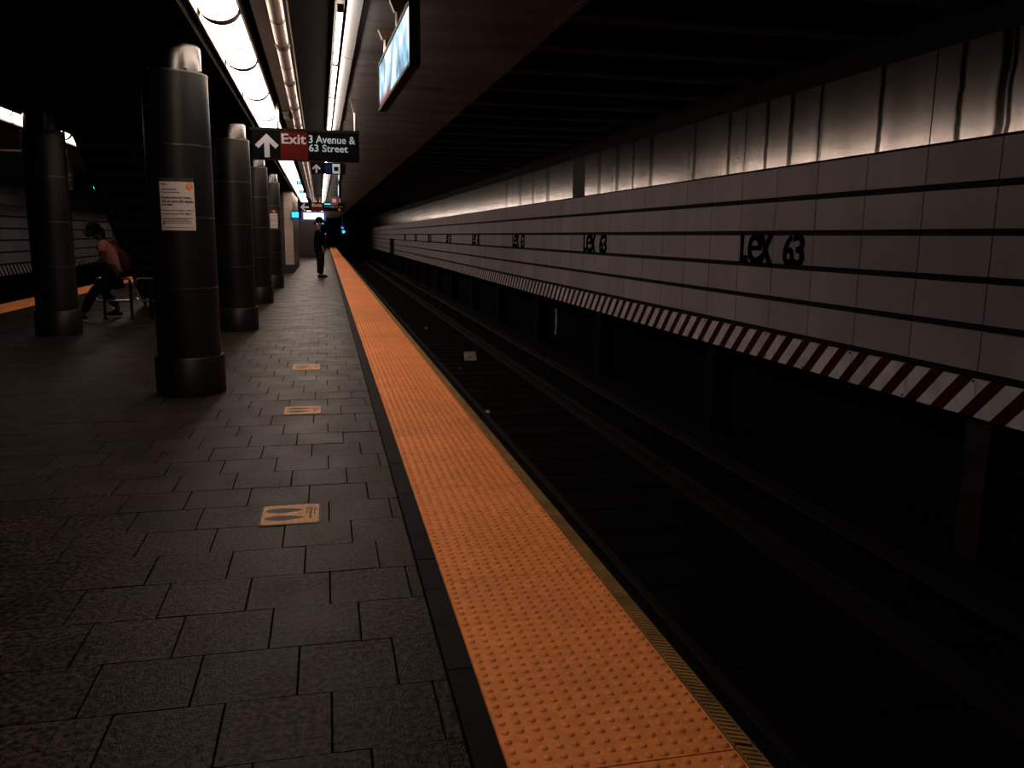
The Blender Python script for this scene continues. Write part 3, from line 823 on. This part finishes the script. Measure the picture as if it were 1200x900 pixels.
def standing_man():
    # local frame: faces +x (towards the track), feet on z = 0
    o = tag(empty('person', (-.185,27.15,0), 0), 'standing person in a black coat and cap facing the track', 'person')
    N = {'hip':((0,0,.96),(.105,.15)),'waist':((-.01,0,1.12),(.10,.135)),'chest':((.0,0,1.36),(.115,.16)),'neckb':((-.01,0,1.52),(.06,.07)),'neck':((.01,0,1.60),.052),
         'head':((.03,0,1.70),(.085,.075)),'crown':((.02,0,1.79),(.075,.07))}
    E_ = [('hip','waist'),('waist','chest'),('chest','neckb'),('neckb','neck'),('neck','head'),('head','crown')]
    for s, t in ((-1,'r'),(1,'l')):
        N['th'+t] = ((0,s*.095,.90),.088); N['kn'+t] = ((.02,s*.10,.50),.058); N['an'+t] = ((-.02+.03*(s<0),s*.10,.09),.042)
        N['to'+t] = ((.13+.03*(s<0),s*.115,.045),(.045,.035))
        N['sh'+t] = ((-.01,s*.19,1.45),.062); N['el'+t] = ((.0,s*.235,1.16),.045); N['wr'+t] = ((.11,s*.235,.93),.03); N['pa'+t] = ((.135,s*.235,.87),(.030,.018))
        E_ += [('hip','th'+t),('th'+t,'kn'+t),('kn'+t,'an'+t),('an'+t,'to'+t),('chest','sh'+t),('sh'+t,'el'+t),('el'+t,'wr'+t),('wr'+t,'pa'+t)]
        fingers(N, E_, 'pa'+t, N['pa'+t][0], (.2,0,-.95), (.95,0,.2), (0,s,0))
    skin('body', N, E_, M['skinM'], o)
    # coat with sleeves, to mid thigh
    C = {'hem':((.0,0,.72),(.19,.20)),'hp':((.0,0,.92),(.185,.20)),'wa':((-.01,0,1.12),(.175,.18)),'ch':((0,0,1.36),(.175,.19)),'co':((-.005,0,1.50),(.12,.12)),'cl':((.0,0,1.56),(.066,.07))}
    F = [('hem','hp'),('hp','wa'),('wa','ch'),('ch','co'),('co','cl')]
    for s, t in ((-1,'r'),(1,'l')):
        C['s'+t] = ((-.01,s*.195,1.44),.08); C['e'+t] = ((.0,s*.24,1.16),.062); C['w'+t] = ((.09,s*.235,.985),.052)
        F += [('ch','s'+t),('s'+t,'e'+t),('e'+t,'w'+t)]
    skin('coat', C, F, M['coat'], o)
    P_ = {'c':((0,0,.93),(.12,.16))}; F = []
    for s, t in ((-1,'r'),(1,'l')):
        P_['t'+t] = ((-.01+.05*(s<0),s*.095,.84),.125); P_['k'+t] = ((-.01+.06*(s<0),s*.10,.50),.10); P_['a'+t] = ((-.03+.05*(s<0),s*.10,.10),.082)
        F += [('c','t'+t),('t'+t,'k'+t),('k'+t,'a'+t)]
    skin('trousers', P_, F, M['jeans'], o)
    for s in (-1,1):
        x = -.02+.03*(s<0)
        ball('shoe', (x+.075,s*.108,.045), (.145,.05,.045), M['shoe'], o)
        MB().box(x-.07,x+.21,s*.108-.042,s*.108+.042,0,.018).obj('shoe_sole', M['shoe'], o)
    ball('hair', (.012,0,1.765), (.105,.088,.10), M['hair'], o)
    cap = ball('cap', (.015,0,1.80), (.122,.105,.10), M['coat'], o)
    MB().prism([(.09,-.06),(.155,-.045),(.165,0),(.155,.045),(.09,.06)],2,1.775,1.787).obj('cap_peak', M['coat'], o)
    ball('nose', (.118,0,1.715), (.018,.014,.022), M['skinM'], o)
    for s in (-1,1): ball('ear', (.02,s*.083,1.71), (.022,.012,.03), M['skinM'], o)
    for s in (-1,1): ball('eye', (.104,s*.03,1.735), (.010,.010,.008), M['hair'], o)
    ball('mouth', (.108,0,1.672), (.008,.024,.006), M['hair'], o)
standing_man()

def seated_woman():
    # perched on the guard rail, facing -x (left), looking down at her hands
    o = tag(empty('person', (-3.245,13.90,0), 0), 'seated person in a salmon t-shirt perched on the guard rail', 'person')
    # local x towards the right of the photo; faces -x
    N = {'hip':((.06,0,.72),(.125,.15)),'waist':((.05,0,.88),(.11,.135)),'chest':((-.05,0,1.09),(.115,.15)),'neckb':((-.10,0,1.22),(.055,.06)),'neck':((-.175,0,1.275),.045),
         'head':((-.245,0,1.345),(.08,.075)),'crown':((-.255,0,1.40),(.08,.075))}
    E_ = [('hip','waist'),('waist','chest'),('chest','neckb'),('neckb','neck'),('neck','head'),('head','crown')]
    for s, t in ((-1,'r'),(1,'l')):
        if s < 0:
            N['th'+t] = ((.0,-.10,.66),.09); N['kn'+t] = ((-.25,-.15,.44),.06); N['an'+t] = ((-.42,-.18,.09),.042); N['to'+t] = ((-.54,-.19,.045),(.04,.03))
        else:
            N['th'+t] = ((.0,.11,.66),.09); N['kn'+t] = ((-.20,.22,.42),.06); N['an'+t] = ((-.02,.34,.14),.042); N['to'+t] = ((-.13,.35,.06),(.04,.03))
        N['sh'+t] = ((-.06,s*.165,1.155),.06); N['el'+t] = ((-.08,s*.22,.90),.045); N['wr'+t] = ((-.30,s*.10,.855),.032); N['pa'+t] = ((-.37,s*.06,.85),(.030,.018))
        E_ += [('hip','th'+t),('th'+t,'kn'+t),('kn'+t,'an'+t),('an'+t,'to'+t),('chest','sh'+t),('sh'+t,'el'+t),('el'+t,'wr'+t),('wr'+t,'pa'+t)]
        fingers(N, E_, 'pa'+t, N['pa'+t][0], (-1,0,-.1), (0,s,.1), (0,0,1))
    skin('body', N, E_, M['skinD'], o)
    C = {'hem':((.09,0,.70),(.145,.17)),'wa':((.06,0,.88),(.135,.16)),'ch':((-.045,0,1.09),(.15,.17)),'co':((-.095,0,1.205),(.075,.09))}
    F = [('hem','wa'),('wa','ch'),('ch','co')]
    for s, t in ((-1,'r'),(1,'l')):
        C['s'+t] = ((-.06,s*.17,1.15),.078); C['e'+t] = ((-.075,s*.205,1.02),.070); F += [('ch','s'+t),('s'+t,'e'+t)]
    skin('t_shirt', C, F, M['shirt'], o)
    P_ = {'c':((.06,0,.68),(.14,.165))}; F = []
    for t, ys in (('r',((.0,-.10,.645),(-.25,-.15,.44),(-.405,-.178,.12))),('l',((.0,.11,.645),(-.20,.22,.42),(-.03,.335,.17)))):
        for q, p, r in zip('tka', ys, (.105,.078,.06)): P_[q+t] = (p, r)
        F += [('c','t'+t),('t'+t,'k'+t),('k'+t,'a'+t)]
    skin('trousers', P_, F, M['pants'], o)
    for (x, y, z, rz) in ((-.475,-.186,.045,.05),(-.085,.345,.055,0)):
        s = ball('shoe', (x,y,z), (.125,.046,.045), M['shoe'], o)
        MB().box(-.12,.12,-.04,.04,-.006,.014).obj('shoe_sole', M['sole'], o, loc=(x,y,.008 if y < 0 else .015))
    ball('hair', (-.222,0,1.395), (.112,.104,.108), M['hair'], o)
    skin('ponytail', {'a':((-.13,0,1.42),.04),'b':((-.09,-.01,1.36),.04),'c':((-.085,-.01,1.26),.032),'d':((-.07,-.01,1.20),.015)}, [('a','b'),('b','c'),('c','d')], M['hair'], o)
    ball('face', (-.282,0,1.352), (.075,.072,.095), M['skinD'], o, (0,.35,0))
    ball('nose', (-.360,0,1.340), (.018,.015,.022), M['skinD'], o)
    for s in (-1,1):
        ball('eye', (-.343,s*.028,1.372), (.009,.011,.007), M['hair'], o); ball('ear', (-.235,s*.090,1.350), (.02,.012,.028), M['skinD'], o)
    ball('mouth', (-.335,0,1.298), (.008,.022,.006), M['bag'], o)
    b = skin('backpack', {'a':((.20,0,.74),(.09,.13)),'b':((.20,0,.92),(.10,.14)),'c':((.12,0,1.10),(.07,.12))}, [('a','b'),('b','c')], M['bag'], o)
    for s in (-1,1):
        MB().tube([(.10,s*.10,1.15),(-.03,s*.115,1.235),(-.165,s*.11,1.12),(-.12,s*.13,.93),(.08,s*.13,.80)], .014, 6).obj('strap', M['bag'], b, True)
    ph = tag(MB().box(-.035,.035,-.07,.07,-.004,.004).obj('mobile_phone', M['black'], None, loc=(-3.665,13.90,.885)), 'dark phone in the hands of the seated woman', 'phone')
    ph.rotation_euler = (0,-.35,0)
seated_woman()

# ================================================================== SIGNS
def flat(x0, y, z0):
    return lambda u, v: (x0+u, y, z0+v)
def hang(parent, x, y, z0, z1, nm='rod'):
    r_ = MB().tube([(x,y,z0),(x,y,z1)], .014, 8).obj(nm, M['rod'], parent, True)
    k = .40 if -.72 < x < -.47 else 1.0
    MB().prism([(-.05*k,0),(.05*k,0),(.020*k,-.16),(-.020*k,-.16)], 1, -.03, .03).obj('bracket', M['duct'], r_, loc=(x,y,z1))
YS = 11.2
s = tag(empty('exit_sign', (0,0,0)), 'hanging black sign with white arrow, red Exit block and street names', 'sign')
x0, x1, z0, z1 = -.872, .462, 2.283, 2.668
pn = MB().box(x0,x1,YS,YS+.05,z0,z1-.035).obj('panel', M['signblack'], s)
MB().box(x0-.02,x1+.005,YS-.01,YS+.06,z1-.035,z1).obj('top_rail', M['darkmetal'], s)
MB().box(x0,x1,YS-.008,YS+.058,z0-.012,z0).obj('bottom_rail', M['darkmetal'], s)
MB().box(-.523,-.186,YS-.004,YS,z0+.002,z1-.04).obj('red_field', M['signred'], pn)
poly('arrow', [(-.69+p[0],p[1]) for p in arrow_up(.290)], M['signwhite'], pn, flat(0, YS-.003, z0+.022))
lettering('exit_word', 'Exit', M['signwhite'], pn, flat(-.508, YS-.006, z0+.195), w=.305, h=.125, bold=.02)
lettering('street_line', '3 Avenue &', M['signtext'], pn, flat(-.172, YS-.003, z0+.215), w=.585, h=.098, bold=.014)
lettering('street_line', '63 Street', M['signtext'], pn, flat(-.172, YS-.003, z0+.110), w=.490, h=.090, bold=.014)
for x in (-.546, .415): hang(s, x, YS+.025, z1, 3.05)

Y2 = 17.0
s = tag(empty('platform_sign', (0,0,0)), 'small black sign with white arrow and pale square behind the exit sign', 'sign')
MB().box(-.24,.43,Y2,Y2+.05,2.515,2.735).obj('panel', M['signblack'], s)
MB().box(-.52,.52,Y2-.01,Y2+.06,2.745,2.775).obj('top_rail', M['darkmetal'], s)
poly('arrow', [(-.13+p[0],p[1]) for p in arrow_up(.165)], M['signwhite'], s, flat(0, Y2-.003, 2.535))
MB().box(.03,.15,Y2-.003,Y2,2.53,2.70).obj('blue_field', M['signblue'], s)
MB().box(.175,.32,Y2-.004,Y2,2.53,2.715).obj('pale_square', M['signtext'], s)
MB().box(.205,.290,Y2-.007,Y2-.004,2.58,2.66).obj('map_mark', M['signblack'], s)
for x in (-.15,.47): hang(s, x, Y2+.02, 2.775, 3.05)

Y3 = 34.0
s = tag(empty('exit_sign', (0,0,0)), 'far black sign with left arrow and red Exit block', 'sign')
MB().box(-1.02,.79,Y3,Y3+.05,2.262,2.575).obj('panel', M['signblack'], s)
poly('arrow', [(-p[1]-.60, p[0]) for p in arrow_up(.32)], M['signwhite'], s, flat(0, Y3-.003, 2.40))
MB().box(-.50,-.05,Y3-.004,Y3,2.27,2.57).obj('red_field', M['signred'], s)
lettering('exit_word', 'Exit', M['signwhite'], s, flat(-.47, Y3-.006, 2.43), w=.38, h=.115, bold=.03)
MB().box(.0,.36,Y3-.004,Y3,2.51,2.56).obj('blue_strip', M['cyan'], s)
lettering('street_line', 'Lexington Av', M['signwhite'], s, flat(.02, Y3-.003, 2.40), w=.70, h=.07)
poly('route_bullet', [(.58+.05*math.cos(i*.4),.05*math.sin(i*.4)) for i in range(16)], M['orange'], s, flat(0, Y3-.003, 2.325))
MB().box(-1.04,.81,Y3-.01,Y3+.06,2.575,2.60).obj('top_rail', M['darkmetal'], s)
for x in (-.695,.6): hang(s, x, Y3+.02, 2.60, 3.05)

s = tag(empty('lit_board', (-.495,40,0)), 'glowing white and blue display board above the standing man', 'display')
MB().box(-.56,.56,.004,.10,1.97,2.41).obj('frame', M['bluelit'], s); MB().box(-.46,.46,-.006,.004,2.04,2.34).obj('screen', M['whitelit'], s)
for x in (.125,.295): hang(s, x, .05, 2.41, 3.05)
s = tag(empty('lit_board', (-.27,40.4,0)), 'small glowing cyan panel below the white display board', 'display')
MB().box(-.23,.23,0,.06,1.80,1.93).obj('frame', M['darkmetal'], s); MB().box(-.11,.11,-.004,0,1.83,1.90).obj('screen', M['whitelit'], s); MB().box(.13,.22,-.004,0,1.83,1.90).obj('screen', M['cyan'], s)
MB().tube([(-.03,.03,1.93),(-.03,.03,3.09)], .01, 6).obj('rod', M['darkmetal'], s)
s = tag(empty('lit_board', (-1.02,30.5,0)), 'small square cyan screen on the corner of the tiled pier', 'display')
MB().box(-.13,.15,.006,.09,1.86,2.16).obj('frame', M['darkmetal'], s); MB().box(-.11,.13,-.002,.006,1.93,2.12).obj('screen', M['cyan'], s); MB().box(-.11,.13,-.002,.006,1.87,1.91).obj('caption', M['bluelit'], s)
s = tag(empty('lit_sign', (.295,26,0)), 'small red framed square sign with a white arrow', 'sign')
MB().box(-.115,.115,.004,.06,2.24,2.47).obj('frame', M['redlit'], s); MB().box(-.055,.06,-.004,.004,2.31,2.41).obj('arrow_field', M['signtext'], s)
MB().tube([(.10,.03,2.47),(.10,.03,3.05)], .01, 6).obj('rod', M['darkmetal'], s)
for (x, y, z, lab) in ((-.62,22.5,2.66,'upper'),(-.645,26.0,2.60,'lower')):
    s = tag(empty('marker_light', (x,y,z)), f'{lab} of two small cyan lights hanging under the light trough', 'light')
    MB().box(-.075,.075,.006,.05,-.05,.05).obj('case', M['darkmetal'], s); MB().lathe([(.045,-.0),(.045,.008)], seg=14).obj('lamp', M['cyan'], s).rotation_euler = (PI/2,0,0)
    MB().tube([(0,.03,.05),(0,.03,3.09-z)], .008, 6).obj('rod', M['darkmetal'], s)

# hanging screens beside the platform edge
def hanging_screen(xa, ya, xb, yb, z0, z1, label, side=-1, lit=True, grp=None):
    L_ = math.hypot(xb-xa, yb-ya); ang = math.atan2(-(xb-xa), yb-ya)
    s = tag(empty('hanging_screen', ((xa+xb)/2,(ya+yb)/2,0), ang), label, 'screen', grp)
    h = L_/2; sd = side
    def bx(d0, d1, y0, y1, a, b): 
        p, q = sorted((-sd*d0, -sd*d1)); return MB().box(p, q, y0, y1, a, b)
    bx(.002,.06,-h,h,z0,z1).obj('case', M['signblack'], s)
    f = .022
    bx(-.010,.002,-h,h,z0,z0+f).obj('frame_bar', M['darkmetal'], s); bx(-.010,.002,-h,h,z1-f,z1).obj('frame_bar', M['darkmetal'], s)
    bx(-.010,.002,-h,-h+f,z0+f,z1-f).obj('frame_bar', M['darkmetal'], s); bx(-.010,.002,h-f,h,z0+f,z1-f).obj('frame_bar', M['darkmetal'], s)
    o = bx(-.001,.002,-h+f,h-f,-(z1-z0)/2+f,(z1-z0)/2-f).obj('picture', M['screen'] if lit else M['signblack'], s, loc=(0,0,(z0+z1)/2))
    for y in (-h*.1, h*.75):
        r_ = MB().tube([(-sd*.03,y,z1),(-sd*.03,y,3.05)], .016, 8).obj('rod', M['rod'], s, True)
        MB().prism([(-.06,0),(.06,0),(.025,-.08),(-.025,-.08)],1,y-.03,y+.03).obj('bracket', M['duct'], r_, loc=(-sd*.03,0,3.05))
    return s
hanging_screen(.567,5.54,.503,7.68,2.425,2.82,'large glowing pale blue screen hanging at the platform edge')
hanging_screen(.365,19.6,.365,21.8,2.62,2.96,'second glowing screen, seen almost edge on behind the exit sign')
hanging_screen(.42,24.2,.42,26.4,2.44,2.80,'third glowing screen, a thin bright sliver beyond the small sign')

# signs over the far platform edge
s = tag(empty('platform_sign', (0,0,0)), 'black hanging sign with small white arrow at the left edge', 'sign')
YL = 13.3
MB().box(-5.35,-4.02,YL,YL+.05,1.99,2.455).obj('panel', M['signblack'], s)
MB().box(-5.35,-4.00,YL-.01,YL+.06,2.455,2.48).obj('top_rail', M['duct'], s)
poly('arrow', [(-5.135+p[0],p[1]) for p in arrow_up(.15)], M['signwhite'], s, flat(0, YL-.003, 2.275))
lettering('blue_print', 'Lex 63', M['signblue'], s, flat(-4.99, YL-.003, 2.31), w=.20, h=.075)
for x in (-5.2,-4.04): hang(s, x, YL+.02, 2.48, 3.05)
s = hanging_screen(-5.22,17.0,-5.22,19.6,2.22,2.82,'dark sign board with orange marks right of the left column', side=1, lit=False)
def onboard(u, v): return (.004+.0, -1.15+u, v)
MB().box(.002,.006,-1.2,1.2,2.50,2.54).obj('white_rule', M['duct'], s)
MB().box(.002,.006,-.45,-.30,2.30,2.44).obj('orange_mark', M['orange'], s)
lettering('board_print', 'Uptown & Queens', M['signwhite'], s, lambda u, v: (.0115,-.22+u,2.38+v), w=1.3, h=.075)
lettering('board_print', '57 Street', M['signwhite'], s, lambda u, v: (.0115,-.22+u,2.27+v), w=.6, h=.065)
lettering('board_print', 'Exit', M['signwhite'], s, lambda u, v: (.0115,-.85+u,2.36+v), w=.3, h=.09)

# signals
s = tag(empty('tunnel_signal', (1.44,70.0,1.76)), 'tiny blue over green signal lights far down the tunnel', 'signal')
MB().box(-.18,.18,.01,.22,-.36,.40).obj('case', M['black'], s)
MB().lathe([(.09,0),(.07,.02)], seg=16).obj('lamp', M['bluesig'], s, loc=(-.04,0,.16)).rotation_euler = (PI/2,0,0)
MB().lathe([(.12,0),(.10,.02)], seg=16).obj('lamp', M['green'], s, loc=(.05,0,-.16)).rotation_euler = (PI/2,0,0)
MB().tube([(0,.1,.40),(0,.1,3.05-1.76)], .03, 6).obj('mast', M['black'], s)
s = tag(empty('marker_light', (.03,72,1.41)), 'tiny magenta light far off beside the standing person', 'light')
MB().tube([(0,.05,-1.41),(0,.05,.1)], .03, 6).obj('post', M['black'], s); MB().lathe([(.06,0),(.05,.02)], seg=12).obj('lamp', M['magenta'], s).rotation_euler = (PI/2,0,0)
s = tag(empty('tunnel_signal', (-7.3,30.0,2.80)), 'green signal lamp over the far track beside the stair', 'signal')
MB().box(-.14,.14,.01,.22,-.3,.2).obj('case', M['black'], s); MB().lathe([(.085,0),(.07,.02)], seg=16).obj('lamp', M['green'], s).rotation_euler = (PI/2,0,0)
MB().tube([(0,.1,.2),(0,.1,.64)], .03, 6).obj('mast', M['black'], s)

# ================================================================== FLOOR DECALS AND LITTER
def decal(xa, xb, ya, yb, label):
    d = tag(empty('floor_decal', ((xa+xb)/2,(ya+yb)/2,0)), label, 'floor decal', 'foot outline decals on the platform')
    w, h = (xb-xa)/2, (yb-ya)/2; r = .025
    def rr(w, h, r):
        p = []
        for cx, cy, a0 in ((w-r,h-r,0),(-w+r,h-r,PI/2),(-w+r,-h+r,PI),(w-r,-h+r,3*PI/2)):
            for i in range(5): a = a0+PI/2*i/4; p.append((cx+r*math.cos(a), cy+r*math.sin(a)))
        return p
    MB().prism(rr(w,h,r),2,.0014,.0030).obj('border_sheet', M['decalink'], d)
    MB().prism(rr(w-.011,h-.013,r*.8),2,.0030,.0040).obj('sheet', M['decal'], d)
    # two soles, toes to the left
    for s in (-1,1):
        pts = []
        for i in range(28):
            a = 2*PI*i/28; x = math.cos(a)*.092; y = math.sin(a)*(.030 - .008*math.cos(a) - .006*math.cos(2*a))
            pts.append((x-.030, y + s*.056))
        poly('sole_print', pts, M['decalink'], d, lambda u, v: (u, v, .0046))
    fn = lambda x0: (lambda u, v: (x0+v, .085-u, .0046))
    lettering('decal_print', 'Keep', M['decalink'], d, fn(.068), w=.09, h=.016, bold=.03)
    lettering('decal_print', 'Distance', M['decalink'], d, fn(.088), w=.165, h=.018, bold=.03)
    lettering('decal_print', 'Please', M['decalink'], d, fn(.109), w=.11, h=.012, bold=.03)
decal(-.345,-.055,3.815,4.115,'orange foot outline decal nearest the camera')
decal(-.355,-.060,6.285,6.590,'middle orange foot outline decal on the grey pavers')
decal(-.372,-.080,8.40,8.80,'farthest orange foot outline decal, beside the columns')

def scrap(x, y, z, w, h, tilt, label, mt=M['litter']):
    b = MB(); n = 4
    for i in range(n+1):
        for j in range(n+1):
            b.v.append(((i/n-.5)*w, random.uniform(-.012,.012), j/n*h))
    for i in range(n):
        for j in range(n):
            k = i*(n+1)+j; b.f.append((k,k+1,k+n+2,k+n+1)); b.m.append(0)
    o = b.obj('litter_scrap', mt, None, loc=(x,y,z)); o.rotation_euler = (tilt,0,.15)
    so = o.modifiers.new('thickness','SOLIDIFY'); so.thickness = .003
    tag(o, label, 'litter', 'litter on the track bed')
scrap(3.0,17.35,-1.302,.27,.20,-.3,'largest pale scrap of cardboard lying between the rails')
scrap(2.78,23.6,-1.302,.07,.06,-.6,'tiny white scrap farthest along the track bed', M['signwhite'])
scrap(2.20,11.25,-1.13,.06,.05,-.8,'small white scrap caught on the rail nearest the platform', M['signwhite'])
scrap(2.62,16.4,-1.33,.05,.03,-.8,'tiny white scrap left of the cardboard on the track', M['signwhite'])
